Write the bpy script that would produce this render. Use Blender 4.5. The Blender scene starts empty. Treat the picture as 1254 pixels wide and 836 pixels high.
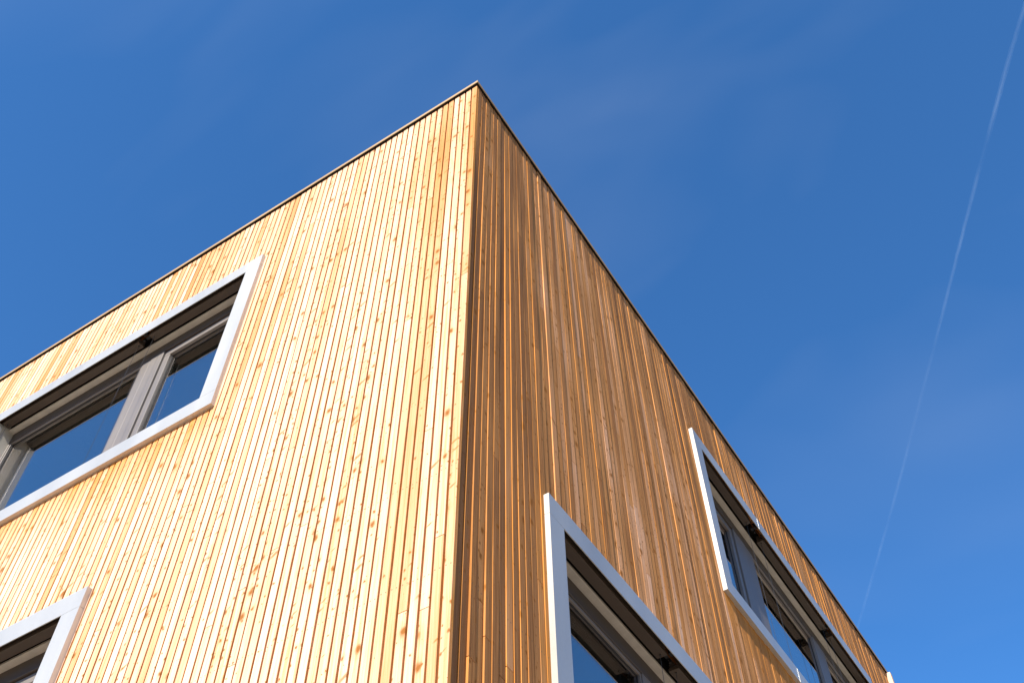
import bpy, bmesh, math, random
from mathutils import Vector, Matrix
random.seed(11)
C = bpy.context.scene.collection
H = 9.834            # roof edge
CAPH = 0.0377        # parapet cap: fascia height and overhang
CAPO = 0.0216
LX, LY = 14.0, 9.42  # building footprint
BT = 0.022           # board thickness

# ------------------------------------------------------------------ materials
def new_mat(name):
    m = bpy.data.materials.new(name); m.use_nodes = True
    nt = m.node_tree
    for n in list(nt.nodes): nt.nodes.remove(n)
    out = nt.nodes.new('ShaderNodeOutputMaterial')
    return m, nt, out
class G:
    """small helper around a node tree"""
    def __init__(s, nt): s.nt = nt
    def n(s, t, **kw):
        o = s.nt.nodes.new(t)
        for k, v in kw.items(): setattr(o, k, v)
        return o
    def put(s, sock, v):
        if isinstance(v, bpy.types.NodeSocket): s.nt.links.new(v, sock)
        elif v is not None:
            if isinstance(v, tuple) and len(v) == 3 and sock.type == 'RGBA': v = (*v, 1)
            sock.default_value = v
    def math(s, op, a, b=None, c=None, clamp=False):
        o = s.n('ShaderNodeMath', operation=op, use_clamp=clamp)
        for i, v in enumerate((a, b, c)):
            if v is not None: s.put(o.inputs[i], v)
        return o.outputs[0]
    def mix(s, f, a, b, mode='MIX'):
        o = s.n('ShaderNodeMix', data_type='RGBA', blend_type=mode, clamp_factor=True)
        s.put(o.inputs[0], f); s.put(o.inputs[6], a); s.put(o.inputs[7], b)
        return o.outputs[2]
    def comb(s, x, y, z):
        o = s.n('ShaderNodeCombineXYZ')
        for i, v in enumerate((x, y, z)): s.put(o.inputs[i], v)
        return o.outputs[0]
    def noise(s, vec, scale, detail=3.0, rough=0.55, dist=0.0):
        o = s.n('ShaderNodeTexNoise')
        s.put(o.inputs['Vector'], vec); s.put(o.inputs['Scale'], scale); s.put(o.inputs['Detail'], detail)
        s.put(o.inputs['Roughness'], rough); s.put(o.inputs['Distortion'], dist)
        return o.outputs['Fac']
    def ramp(s, f, a, b, lo=0.0, hi=1.0):
        o = s.n('ShaderNodeMapRange', clamp=True)
        s.put(o.inputs[0], f); s.put(o.inputs[1], a); s.put(o.inputs[2], b); s.put(o.inputs[3], lo); s.put(o.inputs[4], hi)
        return o.outputs[0]
    def vor(s, vec, scale):
        o = s.n('ShaderNodeTexVoronoi', voronoi_dimensions='2D')
        s.put(o.inputs['Vector'], vec); s.put(o.inputs['Scale'], scale)
        return o
    def principled(s, out, color, rough, spec=0.5, metal=0.0, normal=None):
        p = s.n('ShaderNodeBsdfPrincipled')
        s.put(p.inputs['Base Color'], color); s.put(p.inputs['Roughness'], rough)
        s.put(p.inputs['Specular IOR Level'], spec); s.put(p.inputs['Metallic'], metal)
        if normal is not None: s.put(p.inputs['Normal'], normal)
        s.nt.links.new(p.outputs[0], out.inputs[0])
        return p

def wood_material():
    m, nt, out = new_mat('larch_boards'); g = G(nt)
    uv = g.n('ShaderNodeUVMap', uv_map='board')
    sp = g.n('ShaderNodeSeparateXYZ'); g.put(sp.inputs[0], uv.outputs[0])
    u, v = sp.outputs[0], sp.outputs[1]
    a = g.n('ShaderNodeAttribute', attribute_name='tone'); tone = a.outputs['Fac']
    b = g.n('ShaderNodeAttribute', attribute_name='stain_bounce'); stain_bounce = b.outputs['Fac']
    # warp the coordinates so grain lines wander
    wob = g.noise(g.comb(g.math('MULTIPLY', u, 14.0), g.math('MULTIPLY', v, 2.2), 0.0), 1.0, 2.0)
    uw = g.math('ADD', u, g.math('MULTIPLY', g.math('SUBTRACT', wob, 0.5), 0.03))
    fine = g.noise(g.comb(g.math('MULTIPLY', uw, 260.0), g.math('MULTIPLY', v, 5.0), 3.0), 1.0, 4.0, 0.6)
    rings = g.noise(g.comb(g.math('MULTIPLY', uw, 70.0), g.math('MULTIPLY', v, 1.1), 7.0), 1.0, 3.0, 0.5, 0.6)
    streak = g.noise(g.comb(g.math('MULTIPLY', uw, 125.0), g.math('MULTIPLY', v, 0.55), 11.0), 1.0, 2.0, 0.5)
    blotch = g.noise(g.comb(g.math('MULTIPLY', u, 9.0), g.math('MULTIPLY', v, 1.7), 5.0), 1.0, 3.0)
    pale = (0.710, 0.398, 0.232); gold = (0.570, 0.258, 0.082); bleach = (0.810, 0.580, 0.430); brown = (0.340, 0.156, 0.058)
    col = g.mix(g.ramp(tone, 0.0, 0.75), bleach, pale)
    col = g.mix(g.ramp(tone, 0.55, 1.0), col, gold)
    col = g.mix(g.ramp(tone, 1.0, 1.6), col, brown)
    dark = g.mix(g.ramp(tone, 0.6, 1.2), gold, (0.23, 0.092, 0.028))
    col = g.mix(g.ramp(rings, 0.48, 0.68, 0.0, 0.55), col, dark)
    col = g.mix(g.ramp(fine, 0.50, 0.75, 0.0, 0.45), col, dark)
    col = g.mix(g.ramp(streak, 0.52, 0.66, 0.0, g.ramp(tone, 0.3, 1.0, 0.25, 0.75)), col, dark)
    col = g.mix(g.ramp(blotch, 0.50, 0.72, 0.0, 0.50), col, g.mix(0.5, dark, col))
    # big knots with a flame of darker grain round them
    knotty = g.ramp(g.noise(g.comb(g.math('MULTIPLY', u, 0.37), g.math('MULTIPLY', v, 0.10), 1.5), 1.0, 1.0), 0.36, 0.62, 0.15, 1.5)
    def knots(scale, sx, sy, slant, keep, r0, r1, off):
        vec = g.comb(g.math('ADD', g.math('MULTIPLY', u, sx), off), g.math('ADD', g.math('MULTIPLY', v, sy), g.math('MULTIPLY', u, slant)), 0.0)
        wv = g.n('ShaderNodeTexNoise'); g.put(wv.inputs['Vector'], vec); wv.inputs['Scale'].default_value = 45.0; wv.inputs['Detail'].default_value = 2.0
        va = g.n('ShaderNodeVectorMath', operation='MULTIPLY_ADD'); g.put(va.inputs[0], wv.outputs['Color']); va.inputs[1].default_value = (0.016, 0.020, 0); g.put(va.inputs[2], vec)
        w = g.vor(va.outputs[0], scale)
        cs = g.n('ShaderNodeSeparateColor'); g.put(cs.inputs[0], w.outputs['Color'])
        gate = g.math('LESS_THAN', cs.outputs[0], g.math('MULTIPLY', knotty, keep))
        rad = g.math('MULTIPLY', g.math('ADD', g.math('MULTIPLY', g.math('POWER', cs.outputs[1], 2.0), 1.35), 0.22), r1)
        core = g.ramp(g.math('DIVIDE', w.outputs['Distance'], rad), r0, 1.0, 1.0, 0.0)
        return g.math('MULTIPLY', core, gate)
    k1 = knots(9.0, 1.0, 0.75, 0.0, 0.50, 0.35, 0.165, 0.0)
    k1h = knots(9.0, 1.0, 0.75, 0.0, 0.50, 0.0, 0.40, 0.0)
    k2 = knots(11.0, 0.55, 1.5, 0.9, 0.36, 0.3, 0.20, 4.0)
    k3 = knots(26.0, 1.0, 0.8, 0.0, 0.34, 0.3, 0.20, 9.0)
    col = g.mix(g.math('MULTIPLY', k1h, 0.70), col, g.mix(0.6, col, (0.45, 0.19, 0.04)))
    col = g.mix(g.math('MULTIPLY', k2, 0.75), col, (0.33, 0.125, 0.024))
    col = g.mix(g.math('MULTIPLY', k1, 0.92), col, (0.26, 0.095, 0.016))
    col = g.mix(g.math('MULTIPLY', k3, 0.90), col, (0.27, 0.100, 0.018))
    # rain-sheltered wood under the window frames keeps its fresh orange colour; the mask also carries painted bounce
    sn = g.math('MULTIPLY', stain_bounce, g.ramp(g.noise(g.comb(g.math('MULTIPLY', u, 20.0), g.math('MULTIPLY', v, 4.0), 2.0), 1.0), 0.3, 0.6, 0.55, 1.0))
    col = g.mix(g.math('MULTIPLY', sn, 0.95), col, g.mix(rings, (0.64, 0.265, 0.042), (0.49, 0.175, 0.022)))
    # screw heads: a pair across the board at every batten
    fx = g.n('ShaderNodeUVMap', uv_map='fixing'); fs = g.n('ShaderNodeSeparateXYZ'); g.put(fs.inputs[0], fx.outputs[0])
    dz = g.math('SUBTRACT', g.math('MULTIPLY', g.math('FRACT', g.math('DIVIDE', fs.outputs[1], 0.62)), 0.62), 0.31)
    dx = g.math('SUBTRACT', g.math('ABSOLUTE', g.math('SUBTRACT', fs.outputs[0], 0.0235)), 0.0125)
    dd = g.math('SQRT', g.math('ADD', g.math('MULTIPLY', dz, dz), g.math('MULTIPLY', dx, dx)))
    col = g.mix(g.ramp(dd, 0.0030, 0.0042, 0.85, 0.0), col, (0.17, 0.12, 0.075))
    bump = g.n('ShaderNodeBump'); g.put(bump.inputs['Strength'], 0.55); g.put(bump.inputs['Distance'], 0.0025)
    g.put(bump.inputs['Height'], g.math('ADD', g.math('ADD', fine, g.math('MULTIPLY', rings, 0.8)), g.math('MULTIPLY', streak, 0.9)))
    g.principled(out, col, g.ramp(fine, 0.2, 0.8, 0.80, 0.92), 0.10, 0.0, bump.outputs[0])
    return m

def paint(name, color, rough, spec=0.5, metal=0.0, var=0.06, scale=3.0, streak=(1, 1, 0.25)):
    m, nt, out = new_mat(name); g = G(nt)
    tc = g.n('ShaderNodeTexCoord'); mp = g.n('ShaderNodeMapping')
    g.put(mp.inputs[0], tc.outputs['Object']); mp.inputs['Scale'].default_value = streak
    f = g.noise(mp.outputs[0], scale, 4.0, 0.6)
    f2 = g.noise(tc.outputs['Object'], 60.0, 2.0)
    k = g.math('ADD', g.ramp(f, 0.3, 0.7, 1.0 - var, 1.0 + var), g.ramp(f2, 0.3, 0.7, -0.02, 0.02))
    hsv = g.n('ShaderNodeHueSaturation'); g.put(hsv.inputs['Color'], (*color, 1)); g.put(hsv.inputs['Value'], k)
    g.principled(out, hsv.outputs[0], g.ramp(f, 0.3, 0.7, rough - 0.05, rough + 0.07), spec, metal)
    return m

def glass_material():
    m, nt, out = new_mat('coated_glass'); g = G(nt)
    tc = g.n('ShaderNodeTexCoord')
    bump = g.n('ShaderNodeBump'); g.put(bump.inputs['Strength'], 0.03); g.put(bump.inputs['Distance'], 0.01)
    g.put(bump.inputs['Height'], g.noise(tc.outputs['Object'], 1.3, 1.0))
    ge = g.n('ShaderNodeNewGeometry')
    fr = g.n('ShaderNodeFresnel'); g.put(fr.inputs[0], g.ramp(ge.outputs['Backfacing'], 0.0, 1.0, 2.15, 1 / 2.15))
    g.put(fr.inputs['Normal'], bump.outputs[0])
    tr = g.n('ShaderNodeBsdfTransparent'); tr.inputs[0].default_value = (0.66, 0.69, 0.68, 1)
    gl = g.n('ShaderNodeBsdfGlossy'); gl.inputs['Color'].default_value = (1.0, 0.95, 0.92, 1); gl.inputs['Roughness'].default_value = 0.015
    g.put(gl.inputs['Normal'], bump.outputs[0])
    mx = g.n('ShaderNodeMixShader'); g.put(mx.inputs[0], g.math('MULTIPLY', fr.outputs[0], 1.7, clamp=True))
    nt.links.new(tr.outputs[0], mx.inputs[1]); nt.links.new(gl.outputs[0], mx.inputs[2]); nt.links.new(mx.outputs[0], out.inputs[0])
    return m

M = {}
M['wood'] = wood_material()
M['alu'] = paint('light_grey_aluminium', (0.470, 0.465, 0.435), 0.38, 0.7, 0.35, 0.07, 2.0)
M['joinery'] = paint('grey_brown_joinery', (0.165, 0.146, 0.132), 0.45, 0.5, 0.0, 0.08, 4.0)
M['rail'] = paint('brown_blind_rail', (0.060, 0.043, 0.030), 0.5, 0.4, 0.0, 0.10, 5.0, (1, 1, 1))
M['soffit'] = paint('pale_grey_soffit', (0.420, 0.395, 0.345), 0.6, 0.3, 0.0, 0.10, 12.0, (1, 1, 1))
M['black'] = paint('black_strip', (0.012, 0.011, 0.010), 0.8, 0.1, 0.0, 0.1, 3.0)
M['seal'] = paint('black_rubber_seal', (0.020, 0.020, 0.021), 0.55, 0.4, 0.0, 0.1, 3.0)
M['cap'] = paint('bronze_metal_cap', (0.380, 0.250, 0.120), 0.5, 0.4, 0.1, 0.12, 1.5, (1, 1, 1))
M['wire'] = paint('steel_wire', (0.07, 0.07, 0.07), 0.35, 0.5, 0.6, 0.05)
M['room'] = paint('dim_plaster', (0.50, 0.49, 0.47), 0.8, 0.2, 0.0, 0.05)
M['roof'] = paint('grey_roof_gravel', (0.30, 0.29, 0.27), 0.9, 0.2, 0.0, 0.25, 30.0, (1, 1, 1))
M['membrane'] = paint('brown_backing_boards', (0.17, 0.058, 0.012), 0.8, 0.2, 0.0, 0.15, 5.0)
M['head'] = paint('shaded_head_joinery', (0.062, 0.049, 0.040), 0.5, 0.4, 0.0, 0.1, 5.0)  # window head: same joinery, darkened to paint in the recess shade
M['glass'] = glass_material()

# ------------------------------------------------------------------ mesh helpers
class MB:
    """collects boxes given in wall coordinates and links them as one mesh object"""
    def __init__(s, fn): s.fn = fn; s.v = []; s.f = []; s.m = []
    def box(s, u0, u1, d0, d1, z0, z1, mi=0, bev=0.0):
        b = len(s.v)
        for (u, d, z) in ((u0,d0,z0),(u1,d0,z0),(u1,d1,z0),(u0,d1,z0),(u0,d0,z1),(u1,d0,z1),(u1,d1,z1),(u0,d1,z1)):
            s.v.append(s.fn(u, d, z))
        s.f += [tuple(b + i for i in q) for q in ((0,1,2,3),(7,6,5,4),(0,4,5,1),(1,5,6,2),(2,6,7,3),(3,7,4,0))]
        s.m += [mi] * 6
    def quad(s, pts, mi=0):
        b = len(s.v); s.v += [s.fn(*p) for p in pts]; s.f.append(tuple(range(b, b + len(pts)))); s.m.append(mi)
    def tube(s, u, d, z0, z1, r, mi=0, n=6):
        b = len(s.v)
        for z in (z0, z1):
            for i in range(n):
                a = 2 * math.pi * i / n
                s.v.append(s.fn(u + r * math.cos(a), d + r * math.sin(a), z))
        for i in range(n):
            j = (i + 1) % n; s.f.append((b + i, b + j, b + n + j, b + n + i)); s.m.append(mi)
        s.f.append(tuple(b + i for i in range(n))); s.f.append(tuple(b + n + i for i in range(n))); s.m += [mi, mi]
    def build(s, name, mats, parent=None, bevel=0.0, recalc=True):
        me = bpy.data.meshes.new(name); me.from_pydata(s.v, [], s.f)
        if not isinstance(mats, (list, tuple)): mats = [mats]
        for m in mats: me.materials.append(m)
        me.polygons.foreach_set('material_index', s.m)
        if recalc:
            bm = bmesh.new(); bm.from_mesh(me)
            bmesh.ops.recalc_face_normals(bm, faces=bm.faces)
            if bevel > 0:
                bmesh.ops.bevel(bm, geom=list(bm.edges), offset=bevel, segments=1, affect='EDGES')
            bm.to_mesh(me); bm.free()
        me.update()
        o = bpy.data.objects.new(name, me); C.objects.link(o)
        if parent is not None: o.parent = parent
        return o

left = lambda u, d, z: (-u, d, z)          # sunny wall: u runs away from the corner, d goes into the house
right = lambda u, d, z: (-d, u, z)         # shaded wall
rear = lambda u, d, z: (-u, LY - d, z)
far = lambda u, d, z: (-LX + d, u, z)

# ------------------------------------------------------------------ the house
house = bpy.data.objects.new('timber_house', None); C.objects.link(house)
house.location = (0, 0, 0)
house['label'] = 'corner of a flat-roofed house clad in upright larch boards with grey framed windows'
house['category'] = 'house'

FW = 0.148          # width of the aluminium surrounds
ZT, ZL, WH = H - 0.905, H - 4.1026, 1.900
# wall, u0, u1, top
WIN = {
    'A': (left, 2.0397, 5.225, ZT), 'B': (left, 2.6034, 7.05, ZL),
    'C': (right, 0.7904, 5.22, ZL), 'D': (right, 3.5222, 7.9631, ZT),
}
def holes(fn, inset):
    return [(a + inset, b - inset, t - WH + inset, t - inset) for (f, a, b, t) in WIN.values() if f is fn]

class Smooth:
    """piecewise smooth random curve along a board"""
    def __init__(s, amp, step): s.a = amp; s.k = {}; s.step = step
    def __call__(s, z):
        t = z / s.step; i = math.floor(t); f = t - i; f = f * f * (3 - 2 * f)
        for j in (i, i + 1):
            if j not in s.k: s.k[j] = random.uniform(-s.a, s.a)
        return s.k[i] * (1 - f) + s.k[i + 1] * f

def cladding(name, fn, u_start, u_end, ztop, pitch, gap, depth_amp, twist_amp, corner_lift=None, zbot=0.12, tone_rng=(0.0, 0.75), cup=None, dent=None, wear_shade=None):
    V, F, UV, TONE, STAIN_BOUNCE, UL = [], [], [], [], [], []
    hs = holes(fn, 0.05); hs_full = holes(fn, 0.0)
    u = u_start; n = 0
    while u < u_end - 0.01:
        p = pitch + random.uniform(-0.0014, 0.0014)
        w = min(p, u_end - u) - gap - random.uniform(-0.001, 0.0012)
        tone_b = tone_rng[0] + (tone_rng[1] - tone_rng[0]) * random.random()
        base = max(-depth_amp, min(depth_amp, random.gauss(0, depth_amp * 0.42)))
        sm = Smooth(depth_amp * 0.45, 0.9); tw = Smooth(twist_amp * 0.8, 1.1); tb = random.uniform(-twist_amp, twist_amp) * 0.6
        lean = Smooth(0.0014, 2.2); nail = random.uniform(-0.006, 0.006); edge = 0.9 if fn is left else random.uniform(0.1, 0.9)
        # z pieces: butt joints, then the window openings
        cuts = [zbot]; z = zbot - random.uniform(0.0, 3.5)
        while True:
            z += random.uniform(2.6, 5.0)
            if z > ztop - 0.35: break
            if z > zbot + 0.3: cuts.append(z)
        cuts.append(ztop)
        pieces = []
        for a, b in zip(cuts[:-1], cuts[1:]):
            segs = [(a + 0.002, b - 0.002 if b < ztop else b)]
            for (h0, h1, z0, z1) in hs:
                if u + w > h0 and u < h1:
                    ns = []
                    for (s0, s1) in segs:
                        if s1 <= z0 or s0 >= z1: ns.append((s0, s1)); continue
                        if s0 < z0: ns.append((s0, z0))
                        if s1 > z1: ns.append((z1, s1))
                    segs = ns
            tone = tone_b + random.uniform(-0.20, 0.20); off = random.uniform(0, 60); offu = random.uniform(0, 40)
            pieces += [(s0, s1, tone, off, offu) for (s0, s1) in segs if s1 - s0 > 0.01]
        for (s0, s1, tone, off, offu) in pieces:
            zs = {s0, s1}
            k = math.ceil((s1 - s0) / 0.4)
            zs |= {s0 + (s1 - s0) * i / k for i in range(k + 1)}
            for (h0, h1, z0, z1) in hs_full:                      # extra rings so the wear below a frame has its own edge
                if u + w > h0 - 0.1 and u < h1 + 0.1:
                    for q in (z0, z0 - 0.06, z0 - 0.16, z0 - 0.34, z0 - 0.55):
                        if s0 < q < s1: zs.add(q)
            zs = sorted(zs); c = 0.0016 if fn is left else 0.0007; rings = []
            for z in zs:
                d = base + sm(z) + (dent(u, z) if dent else 0.0); t = tb + tw(z) + (cup(u, z) if cup else 0.0); l = lean(z)
                if n == 0 and corner_lift: d = corner_lift(z); t = 0; l = 0
                dd = lambda x: d + math.tan(t) * (x - w / 2)
                prof = [(0, BT), (0, c + dd(0)), (c, dd(c)), (w - c, dd(w - c)), (w, c + dd(w)), (w, BT)]
                ru = [0, 0.02, 0.02 + c, 0.02 + w - c, 0.02 + w, 0.04 + w]
                st = 0.0
                for (h0, h1, z0, z1) in hs_full:
                    if u + w > h0 and u < h1 and z <= z0 + 0.001:
                        st = max(st, max(0.0, 1 - (z0 - z) / 0.55) ** 1.1 * (0.55 + 0.45 * ((n * 7919) % 13) / 13))
                    # boards beside a frame: bounce off its bright side painted in
                    if (h0 - 0.062 < u + w <= h0 + 0.06) and z0 < z < z1 and fn is right: st = max(st, 0.45)
                b0 = len(V)
                for (x, y) in prof: V.append(fn(u + x + l, y, z))
                rings.append((b0, z, ru, st))
            for (ra, rb) in zip(rings[:-1], rings[1:]):
                for i in range(5):
                    F.append((ra[0] + i, ra[0] + i + 1, rb[0] + i + 1, rb[0] + i))
                    for (q, rr) in ((i, ra), (i + 1, ra), (i + 1, rb), (i, rb)):
                        TONE.append(tone + (wear_shade(u, rr[1]) if wear_shade else 0.0)); UV.append((rr[2][q] + offu, rr[1] + off)); UL.append((rr[2][q] - 0.02, rr[1] + nail)); STAIN_BOUNCE.append(edge if i in (0, 4) else rr[3])
            for r in (rings[0], rings[-1]):
                F.append(tuple(r[0] + i for i in range(6)))
                for i in range(6): UV.append((r[2][i] + offu, r[1] + off + i * 0.003)); UL.append((0.2, 0.0)); STAIN_BOUNCE.append(r[3]); TONE.append(tone)
        u += p; n += 1
    me = bpy.data.meshes.new(name); me.from_pydata(V, [], F)
    me.materials.append(M['wood'])
    uvl = me.uv_layers.new(name='board'); uvl.data.foreach_set('uv', [c for t in UV for c in t])
    uvl = me.uv_layers.new(name='fixing'); uvl.data.foreach_set('uv', [c for t in UL for c in t])
    at = me.attributes.new('tone', 'FLOAT', 'CORNER'); at.data.foreach_set('value', TONE)
    at = me.attributes.new('stain_bounce', 'FLOAT', 'CORNER'); at.data.foreach_set('value', STAIN_BOUNCE)
    bm = bmesh.new(); bm.from_mesh(me); bmesh.ops.recalc_face_normals(bm, faces=bm.faces); bm.to_mesh(me); bm.free()
    o = bpy.data.objects.new(name, me); C.objects.link(o); o.parent = house
    return o

WT = H - CAPH      # top of the boards
def shade_wall_cup(u, z):
    # boards near the corner have cupped away from the sun, those further along a little towards it
    low = min(1.0, max(0.0, (H - 0.6 - z) / 1.6))
    a = math.radians(5.0) * max(0.0, 1 - u / 0.85) ** 0.7 * (0.25 + 0.75 * low)
    b = math.radians(1.3) * min(1.0, max(0.0, (u - 0.7) / 0.8)) * low
    return a - b
pn = [Smooth(1.0, 0.9), Smooth(1.0, 0.45), Smooth(1.0, 0.7)]
def sunny_wear(u, z):
    # sun and rain have bleached the lower wall most; browner patches stay under the roof edge
    t = (z - (H - 3.6)) / 3.0
    return -0.10 + 0.20 * min(1, max(0, t)) + 0.22 * pn[0](z + u * 0.6) * max(0.25, min(1, t))
def shade_tone(u, z):  # random patches, plus shade painted darker at the corner, lighter further along
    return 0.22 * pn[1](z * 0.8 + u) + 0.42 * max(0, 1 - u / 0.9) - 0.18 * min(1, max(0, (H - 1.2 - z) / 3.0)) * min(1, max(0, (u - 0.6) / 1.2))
def shade_wall_dent(u, z):
    # the battens sit a little too deep near the corner, so the corner board shades the first boards
    low = min(1.0, max(0.0, (H - 0.4 - z) / 2.2))
    return 0.012 * low * max(0.0, 1 - u / 0.55)
# paler tones on the sunny wall; browner ones paint shade into the other wall
cladding('board_cladding', left, 0.0, LX, WT, 0.0578, 0.0122, 0.0012, 0.006, tone_rng=(0.12, 0.66), wear_shade=sunny_wear)
cladding('board_cladding', right, BT + 0.003, LY - 0.03, WT, 0.0566, 0.0048, 0.0042, 0.030, tone_rng=(0.80, 1.46), cup=shade_wall_cup, dent=shade_wall_dent, wear_shade=shade_tone)
cladding('board_cladding', rear, 0.0, LX, WT, 0.0578, 0.0092, 0.0012, 0.006)
cladding('board_cladding', far, BT + 0.003, LY - 0.03, WT, 0.0578, 0.0092, 0.0012, 0.006)

# backing walls with the real window openings
def backing(fn, u_end):
    mb = MB(fn); hs = holes(fn, FW - 0.03)
    us = sorted({BT + 0.001, u_end} | {h[0] for h in hs} | {h[1] for h in hs})
    zs = sorted({0.0, WT - 0.001} | {h[2] for h in hs} | {h[3] for h in hs})
    for a, b in zip(us[:-1], us[1:]):
        for c, d in zip(zs[:-1], zs[1:]):
            cu, cz = (a + b) / 2, (c + d) / 2
            if any(h[0] < cu < h[1] and h[2] < cz < h[3] for h in hs): continue
            mb.quad([(a, BT - 0.006, c), (b, BT - 0.006, c), (b, BT - 0.006, d), (a, BT - 0.006, d)])
    return mb.build('backing_wall', M['membrane'], house, recalc=False)
backing(left, LX - BT); backing(right, LY - BT); backing(rear, LX - BT); backing(far, LY - BT)

# roof deck and parapet cap (mitred ring with a drip lip)
rb = MB(lambda x, y, z: (x, y, z)); rb.box(-LX + 0.3, -0.3, 0.3, LY - 0.3, H - 0.35, H - 0.15); rb.build('roof', M['roof'], house)
def ring(mb, o0, o1, z0, z1):
    x0, x1, y0, y1 = -LX, 0, 0, LY
    O = [(x0 - o0, y0 - o0), (x1 + o0, y0 - o0), (x1 + o0, y1 + o0), (x0 - o0, y1 + o0)]
    I = [(x0 + o1, y0 + o1), (x1 - o1, y0 + o1), (x1 - o1, y1 - o1), (x0 + o1, y1 - o1)]
    for i in range(4):
        j = (i + 1) % 4
        for q in ((O[i], O[j], None), ):
            mb.quad([(*O[i], z0), (*O[j], z0), (*O[j], z1), (*O[i], z1)])
            mb.quad([(*O[i], z1), (*O[j], z1), (*I[j], z1), (*I[i], z1)])
            mb.quad([(*I[i], z0), (*I[j], z0), (*I[j], z1), (*I[i], z1)])
            mb.quad([(*O[i], z0), (*O[j], z0), (*I[j], z0), (*I[i], z0)])
vb = MB(lambda x, y, z: (x, y, z)); ring(vb, CAPO - 0.004, 0.02, H - CAPH - 0.003, H - CAPH - 0.0005); cap_strip = vb.build('black_cap_strip', M['black'], house)  # black strip set on the underside of the cap overhang
cb = MB(lambda x, y, z: (x, y, z)); ring(cb, CAPO, 0.34, H - CAPH, H); cap = cb.build('parapet_cap', M['cap'], house)
bm = bmesh.new(); bm.from_mesh(cap.data); bmesh.ops.remove_doubles(bm, verts=bm.verts, dist=1e-5); bmesh.ops.recalc_face_normals(bm, faces=bm.faces)
bmesh.ops.bevel(bm, geom=[e for e in bm.edges], offset=0.0025, segments=1, affect='EDGES'); bm.to_mesh(cap.data); bm.free()
# end board closing the shaded wall at its far end
eb = MB(right); eb.box(LY - 0.21, LY - 0.14, -0.055, 0.0, 0.12, WT - 0.012); 
endb = eb.build('end_board', M['wood'], house, bevel=0.002)
endb.data.uv_layers.new(name='board')
for l in endb.data.uv_layers['board'].data: l.uv = (random.random() * 0.05, random.random())
endb['label'] = 'sunlit end board standing proud of the shaded wall'

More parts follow.
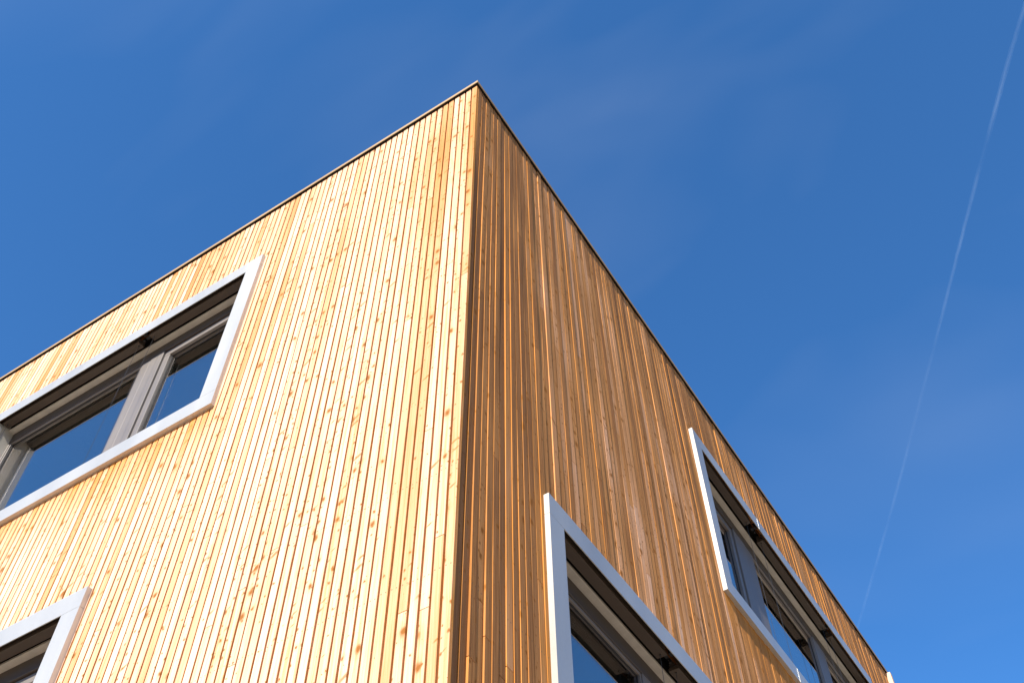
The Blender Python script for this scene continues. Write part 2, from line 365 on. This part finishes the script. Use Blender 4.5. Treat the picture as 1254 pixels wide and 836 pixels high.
# ------------------------------------------------------------------ windows
def window(fn, u0, u1, top, mullions, gaps, sashes, splices=()):
    """mullions: (from, to); gaps: openings between the blind rails; sashes: panes set in an opening casement (index)"""
    a, b, zt, zb = u0 + FW, u1 - FW, top - FW, top - WH + FW       # clear opening of the surround
    FD = 0.145                                                     # depth of the window frame face
    mb = MB(fn)                                                    # fixed frame: head, sill, jambs, mullions
    hd, jw = 0.112, 0.07
    hp = MB(fn); hp.box(a - 0.1, b + 0.1, FD, FD + 0.08, zt - hd, zt + 0.10)
    mb.box(a - 0.1, b + 0.1, FD, FD + 0.08, zb - 0.10, zb + 0.045)
    mb.box(a - 0.1, a + 0.004, FD + 0.001, FD + 0.079, zb + 0.045, zt - hd); mb.box(b - 0.004, b + 0.1, FD + 0.001, FD + 0.079, zb + 0.045, zt - hd)
    for (m0, m1) in mullions:
        w = m1 - m0
        mb.box(m0, m0 + w * 0.60, FD + 0.001, FD + 0.08, zb + 0.045, zt - hd)
        mb.box(m0 + w * 0.60 + 0.006, m1, FD + 0.004, FD + 0.08, zb + 0.045, zt - hd)
        mb.box(m0 + w * 0.5, m1 - 0.01, FD + 0.012, FD + 0.07, zb + 0.045, zt - hd)
    win = mb.build('window', M['joinery'], house, bevel=0.003)
    hp.build('shaded_head', M['head'], win, bevel=0.003)
    # surround: four pieces that butt with a hairline joint, and the returns to the wall
    s = MB(fn); e0, e1 = -0.0358, -0.0300
    s.box(u0, u1, e0, e1, zt, top); s.box(u0, u1, e0, e1, top - WH, zb)
    s.box(u0, a, e0, e1, zb + 0.002, zt - 0.002); s.box(b, u1, e0, e1, zb + 0.002, zt - 0.002)
    for (p, q) in ((u0, u0 + 0.005), (u1 - 0.005, u1)):
        s.box(p, q, e1, 0.012, zb + 0.002, zt - 0.002); s.box(p, q, e1, 0.012, zt, top); s.box(p, q, e1, 0.012, top - WH, zb)
    s.box(u0 + 0.005, u1 - 0.005, e1, 0.012, top - 0.005, top); s.box(u0 + 0.005, u1 - 0.005, e1, 0.012, top - WH, top - WH + 0.005)
    s.box(a - 0.006, a, e1, 0.03, zb, zt); s.box(b, b + 0.006, e1, 0.03, zb, zt)
    s.box(a, b, e1, FD, zb - 0.012, zb - 0.004)                    # sill sheet
    for sp in splices:
        s.box(sp - 0.006, sp + 0.006, e0 - 0.0016, e0, zt + 0.004, top - 0.004); s.box(sp - 0.006, sp + 0.006, e0 - 0.0016, e0, top - WH + 0.004, zb - 0.004)
    s.build('surround', M['alu'], win)
    # reveals left and right, and the dark blind pocket above
    r = MB(fn)
    r.box(a - 0.02, a - 0.006, 0.03, FD, zb - 0.1, zt + 0.119); r.build('reveal', M['soffit'], win)
    r = MB(fn); r.box(b + 0.006, b + 0.02, 0.03, FD, zb - 0.1, zt + 0.119); r.build('reveal', M['soffit'], win)
    k = MB(fn)
    k.box(a - 0.02, b + 0.02, -0.0299, -0.0270, zt + 0.004, zt + 0.12); k.box(a - 0.02, b + 0.02, -0.0299, FD, zt + 0.12, zt + 0.128)
    k.box(a - 0.02, b + 0.02, 0.092, 0.097, zt + 0.02, zt + 0.12)
    k.build('blind_pocket', M['black'], win)
    f = MB(fn); f.box(a - 0.006, b + 0.006, 0.090, FD - 0.0005, zt - 0.002, zt + 0.018); f.build('soffit', M['soffit'], win, bevel=0.002)
    # raised blinds: a bottom rail and the packed slats above it
    edges = [a + 0.012] + [x for gp in gaps for x in gp] + [b - 0.012]
    for i in range(0, len(edges), 2):
        p, q = edges[i], edges[i + 1]
        t = MB(fn); t.box(p, q, 0.000, 0.068, zt - 0.002, zt + 0.02)
        for j in range(4): t.box(p + 0.004, q - 0.004, 0.004, 0.064, zt + 0.026 + j * 0.018, zt + 0.030 + j * 0.018)
        t.build('blind_rail', M['rail'], win, bevel=0.0015)
        for x in (p + 0.03, q - 0.03):
            c = MB(fn); c.tube(x, 0.034, zb - 0.004, zt + 0.02, 0.0015); c.tube(x, 0.034, zt - 0.010, zt - 0.002, 0.006)
            c.build('guide_wire', M['wire'], win)
    for gp in gaps:                                                # bracket in the gap between two blinds
        c = MB(fn); m = (gp[0] + gp[1]) / 2
        c.box(m - 0.02, m + 0.02, 0.0, 0.05, zt + 0.05, zt + 0.119); c.tube(m + 0.03, 0.03, zt + 0.02, zt + 0.119, 0.008)
        c.build('bracket', M['seal'], win)
    # panes
    xs = [a + 0.004] + [x for mm in mullions for x in mm] + [b - 0.004]
    for i in range(0, len(xs), 2):
        p, q = xs[i], xs[i + 1]; z0, z1 = zb + 0.045, zt - hd
        if i // 2 in sashes:
            gd = FD + 0.045; fr = MB(fn); w = 0.075
            for (f0, f1, g0, g1) in ((p + 0.008, q - 0.008, z1 - w, z1 - 0.008), (p + 0.008, q - 0.008, z0 + 0.008, z0 + w), (p + 0.008, p + w, z0 + w, z1 - w), (q - w, q - 0.008, z0 + w, z1 - w)):
                fr.box(f0, f1, FD + 0.016, FD + 0.075, g0, g1)
            fr.build('sash', M['joinery'], win, bevel=0.003)
            p, q, z0, z1 = p + w, q - w, z0 + w, z1 - w
        else:
            gd = FD + 0.03
            fr = MB(fn); w = 0.018
            for (f0, f1, g0, g1) in ((p, q, z1 - w, z1), (p, q, z0, z0 + w), (p, p + w, z0 + w, z1 - w), (q - w, q, z0 + w, z1 - w)):
                fr.box(f0, f1, FD + 0.010, FD + 0.075, g0, g1)
            fr.build('glazing_bead', M['joinery'], win, bevel=0.002)
            p, q, z0, z1 = p + w, q - w, z0 + w, z1 - w
        sl = MB(fn); w = 0.010
        for (f0, f1, g0, g1) in ((p, q, z1 - w, z1), (p, q, z0, z0 + w), (p, p + w, z0 + w, z1 - w), (q - w, q, z0 + w, z1 - w)):
            sl.box(f0, f1, gd - 0.004, gd + 0.01, g0, g1)
        sl.build('seal', M['seal'], win)
        gl = MB(fn); gl.box(p + 0.001, q - 0.001, gd, gd + 0.008, z0 + 0.001, z1 - 0.001)
        gl.build('pane', M['glass'], win)
    # the room behind
    ro = MB(fn); d0, d1, rz0, rz1 = FD + 0.081, 2.4, zb - 0.9, zt - 0.02
    ro.quad([(a - 0.1, d0, rz1), (b + 0.1, d0, rz1), (b + 0.1, d1, rz1), (a - 0.1, d1, rz1)])
    ro.quad([(a - 0.1, d0, rz0), (b + 0.1, d0, rz0), (b + 0.1, d1, rz0), (a - 0.1, d1, rz0)])
    ro.quad([(a - 0.1, d1, rz0), (b + 0.1, d1, rz0), (b + 0.1, d1, rz1), (a - 0.1, d1, rz1)])
    ro.quad([(a - 0.1, d0, rz0), (a - 0.1, d1, rz0), (a - 0.1, d1, rz1), (a - 0.1, d0, rz1)])
    ro.quad([(b + 0.1, d0, rz0), (b + 0.1, d1, rz0), (b + 0.1, d1, rz1), (b + 0.1, d0, rz1)])
    ro.quad([(a - 0.1, d0, rz0), (b + 0.1, d0, rz0), (b + 0.1, d0, zb - 0.05), (a - 0.1, d0, zb - 0.05)])
    ro.build('room', M['room'], win, recalc=False)
    return win

wA = window(left, *WIN['A'][1:], [(3.206, 3.457)], [(3.285, 3.405)], [0])
wB = window(left, *WIN['B'][1:], [(3.77, 4.02), (5.6, 5.85)], [(3.85, 3.97), (5.66, 5.78)], [0])
wC = window(right, *WIN['C'][1:], [(2.13, 2.42), (3.7, 3.95)], [(2.20, 2.345), (3.76, 3.90)], [2])
wD = window(right, *WIN['D'][1:], [(4.655, 5.105), (6.565, 6.90)], [(4.80, 5.08), (6.675, 6.825)], [0], splices=(4.93,))
wA['label'] = 'upper window of the sunny wall with a lit mullion'
wB['label'] = 'lower window of the sunny wall cut off by the picture corner'
wC['label'] = 'lower window of the shaded wall near the house corner'
wD['label'] = 'long upper window of the shaded wall under the roof edge'

# ------------------------------------------------------------------ ground
def ground_material():
    m, nt, out = new_mat('pale_paving'); g = G(nt)
    tc = g.n('ShaderNodeTexCoord')
    br = g.n('ShaderNodeTexBrick'); g.put(br.inputs['Vector'], tc.outputs['Object']); br.inputs['Scale'].default_value = 1.6
    br.inputs['Color1'].default_value = (0.44, 0.345, 0.25, 1); br.inputs['Color2'].default_value = (0.38, 0.30, 0.215, 1); br.inputs['Mortar'].default_value = (0.2, 0.18, 0.16, 1)
    br.inputs['Mortar Size'].default_value = 0.012
    far_ = g.n('ShaderNodeVectorMath', operation='LENGTH'); g.put(far_.inputs[0], tc.outputs['Object'])
    col = g.mix(g.ramp(g.noise(tc.outputs['Object'], 0.4, 4.0), 0.3, 0.7, 0.0, 0.4), br.outputs['Color'], (0.33, 0.255, 0.18))
    grass = g.mix(g.noise(tc.outputs['Object'], 0.05, 5.0), (0.05, 0.08, 0.025), (0.09, 0.11, 0.04))
    col = g.mix(g.ramp(far_.outputs['Value'], 38.0, 38.3), col, grass)
    g.principled(out, col, 0.85, 0.25)
    return m
gm = bpy.data.meshes.new('ground'); R = 30000.0
gm.from_pydata([(-R, -R, 0), (R, -R, 0), (R, R, 0), (-R, R, 0)], [], [(0, 1, 2, 3)])
gm.materials.append(ground_material())
go = bpy.data.objects.new('ground', gm); C.objects.link(go); go['kind'] = 'structure'

# unseen dark ring added all round to block low sky light
hv = []; hf = []; NS = 180; prof = ((330, -2.0, 0), (420, 0.35, 1), (520, 0.72, 1), (660, 1.0, 1), (1200, 0.9, 1), (2500, -3.0, 0))
hn = [Smooth(1.0, 9.0), Smooth(0.5, 4.0), Smooth(0.18, 1.0)]
for i in range(NS):
    an = 2 * math.pi * i / NS; hh = 118 + 26 * (hn[0](i) if i < NS - 9 else 0) + 20 * hn[1](i) + 14 * hn[2](i)
    for (rad, k, up_) in prof:
        rj = rad * (1 + 0.05 * hn[2](i + rad)); hv.append((rj * math.cos(an), rj * math.sin(an), k * hh if up_ else k))
for i in range(NS):
    j = (i + 1) % NS; n = len(prof)
    for k in range(n - 1): hf.append((i * n + k, j * n + k, j * n + k + 1, i * n + k + 1))
hm = bpy.data.meshes.new('sky_blocker'); hm.from_pydata(hv, [], hf)
m, nt, out = new_mat('blocker_green'); g = G(nt); tc = g.n('ShaderNodeTexCoord')
g.principled(out, g.mix(g.noise(tc.outputs['Object'], 0.08, 5.0), (0.030, 0.045, 0.018), (0.075, 0.085, 0.035)), 0.95, 0.1)
hm.materials.append(m); ho = bpy.data.objects.new('sky_blocker', hm); C.objects.link(ho); ho['kind'] = 'structure'

# ------------------------------------------------------------------ camera
cam = bpy.data.cameras.new('camera'); co = bpy.data.objects.new('camera', cam); C.objects.link(co)
yaw, pitch, roll = math.radians(122.1004), math.radians(53.9293), math.radians(-0.7207)
fw = Vector((math.cos(pitch) * math.cos(yaw), math.cos(pitch) * math.sin(yaw), math.sin(pitch)))
r = fw.cross(Vector((0, 0, 1))).normalized(); up = r.cross(fw)
r2 = r * math.cos(roll) + up * math.sin(roll); u2 = -r * math.sin(roll) + up * math.cos(roll)
CP = Vector((2.0144, -2.7194, 1.6))
co.matrix_world = Matrix(((r2.x, u2.x, -fw.x, CP.x), (r2.y, u2.y, -fw.y, CP.y), (r2.z, u2.z, -fw.z, CP.z), (0, 0, 0, 1)))
FPX = 1288.02
cam.sensor_width = 36.0; cam.lens = FPX / 1254 * 36.0; cam.clip_start = 0.1; cam.clip_end = 90000
bpy.context.scene.camera = co

# ------------------------------------------------------------------ contrail, nine kilometres up
def sky_point(px, py, alt=9000.0):
    d = fw + r2 * ((px - 627) / FPX) + u2 * ((418 - py) / FPX)
    return CP + d * ((alt - CP.z) / d.z)
trace = [(1275, -60), (1253, 14), (1232, 85), (1207, 178), (1185, 262), (1164, 345), (1143, 428), (1122, 508), (1101, 590), (1078, 672), (1050, 768), (1036, 815), (1020, 870)]
pts = [sky_point(*t) for t in trace]
cv = []; cf = []; ca = []
N = 10; SUB = 10
def cr(p0, p1, p2, p3, t):
    return 0.5 * ((2 * p1) + (p2 - p0) * t + (2 * p0 - 5 * p1 + 4 * p2 - p3) * t * t + (3 * p1 - p0 - 3 * p2 + p3) * t ** 3)
path = []
for i in range(1, len(pts) - 2):
    for j in range(SUB): path.append(cr(pts[i - 1], pts[i], pts[i + 1], pts[i + 2], j / SUB))
path = [pts[0]] + path
for layer, rad in enumerate((20.0, 12.0, 6.0)):
    b0 = len(cv); rr = 1.0
    for i, p in enumerate(path):
        t = (path[min(i + 1, len(path) - 1)] - path[max(i - 1, 0)]).normalized()
        sx = t.cross(Vector((0, 0, 1))).normalized(); sz = sx.cross(t)
        rr = 0.85 * rr + 0.15 * random.uniform(0.6, 1.35)
        jx = random.uniform(-4, 4)
        for k in range(N):
            an = 2 * math.pi * k / N
            cv.append(p + sx * (math.cos(an) * rad * rr + jx) + sz * math.sin(an) * rad * rr)
    for i in range(len(path) - 1):
        for k in range(N):
            k2 = (k + 1) % N
            cf.append((b0 + i * N + k, b0 + i * N + k2, b0 + (i + 1) * N + k2, b0 + (i + 1) * N + k))
me = bpy.data.meshes.new('contrail'); me.from_pydata(cv, [], cf)
m, nt, out = new_mat('thin_ice_cloud'); g = G(nt)
tc = g.n('ShaderNodeTexCoord')
al = g.math('MULTIPLY', g.ramp(g.noise(tc.outputs['Object'], 0.0009, 4.0, 0.6), 0.36, 0.66, 0.12, 1.0), 0.014)
tr = g.n('ShaderNodeBsdfTransparent'); df = g.n('ShaderNodeBsdfDiffuse'); tl = g.n('ShaderNodeBsdfTranslucent')
df.inputs[0].default_value = (0.9, 0.9, 0.9, 1); tl.inputs[0].default_value = (0.9, 0.9, 0.9, 1)
ad = g.n('ShaderNodeAddShader'); nt.links.new(df.outputs[0], ad.inputs[0]); nt.links.new(tl.outputs[0], ad.inputs[1])
mx = g.n('ShaderNodeMixShader'); g.put(mx.inputs[0], al); nt.links.new(tr.outputs[0], mx.inputs[1]); nt.links.new(ad.outputs[0], mx.inputs[2]); nt.links.new(mx.outputs[0], out.inputs[0])
fv = []
for layer in range(3):
    for p in path:
        f_ = max(0.0, min(1.0, (p - path[0]).length / (path[-1] - path[0]).length))
        fv += [0.30 + 0.75 * max(0, 1 - f_ / 0.55) + 0.45 * math.exp(-((f_ - 0.80) / 0.14) ** 2)] * N
at = me.attributes.new('ice', 'FLOAT', 'POINT'); at.data.foreach_set('value', fv)
ia = g.n('ShaderNodeAttribute', attribute_name='ice'); g.put(mx.inputs[0], g.math('MULTIPLY', al, ia.outputs['Fac']))
me.materials.append(m)
for p in me.polygons: p.use_smooth = True
ct = bpy.data.objects.new('contrail', me); C.objects.link(ct)
ct['label'] = 'thin white vapour trail slanting down the blue sky beyond the roof edge'; ct['category'] = 'contrail'

# ------------------------------------------------------------------ sun and sky
EL, AZ = math.radians(36.0), math.radians(8.5)       # AZ: how far the sun has swung round towards the shaded wall
sd = Vector((math.sin(AZ) * math.cos(EL), -math.cos(AZ) * math.cos(EL), math.sin(EL)))
sl = bpy.data.lights.new('sun', 'SUN'); sl.energy = 5.0; sl.angle = math.radians(0.53); sl.color = (1.0, 0.93, 0.82)
so = bpy.data.objects.new('sun', sl); C.objects.link(so); so.rotation_euler = (-sd).to_track_quat('-Z', 'Y').to_euler()
w = bpy.data.worlds.new('World'); bpy.context.scene.world = w; w.use_nodes = True
nt = w.node_tree
for n in list(nt.nodes): nt.nodes.remove(n)
g = G(nt)
sky = g.n('ShaderNodeTexSky', sky_type='NISHITA'); sky.sun_disc = False
sky.sun_elevation = EL; sky.sun_rotation = math.pi - AZ; sky.altitude = 600; sky.air_density = 0.75; sky.dust_density = 0.0; sky.ozone_density = 3.0
bg = g.n('ShaderNodeBackground'); bg.inputs[1].default_value = 0.134
wo = g.n('ShaderNodeOutputWorld')
# a trace of cirrus: long faint veils high in the sky
tc = g.n('ShaderNodeTexCoord'); mp = g.n('ShaderNodeMapping'); g.put(mp.inputs[0], tc.outputs['Generated'])
mp.inputs['Rotation'].default_value = (0.5, 0.3, 0.9); mp.inputs['Scale'].default_value = (1.6, 5.0, 2.2)
veil = g.ramp(g.noise(mp.outputs[0], 1.3, 3.0, 0.5, 0.4), 0.48, 0.85, 0.0, 0.06)
vm = g.n('ShaderNodeMix', data_type='RGBA', blend_type='MIX'); g.put(vm.inputs[0], veil); cirrus_in = vm.inputs[6]; vm.inputs[7].default_value = (3.6, 4.0, 4.4, 1)
nt.links.new(vm.outputs[2], bg.inputs[0])
nt.links.new(g.mix(1.0, sky.outputs[0], (0.45, 0.92, 1.22), 'MULTIPLY'), cirrus_in); nt.links.new(bg.outputs[0], wo.inputs[0])

sc = bpy.context.scene
sc.view_settings.view_transform = 'Standard'; sc.view_settings.look = 'None'; sc.view_settings.gamma = 1.0
sc.view_settings.use_curve_mapping = False
sc.view_settings.exposure = 0.9
sc.render.engine = 'CYCLES'
sc.cycles.max_bounces = 10; sc.cycles.diffuse_bounces = 5; sc.cycles.transparent_max_bounces = 24
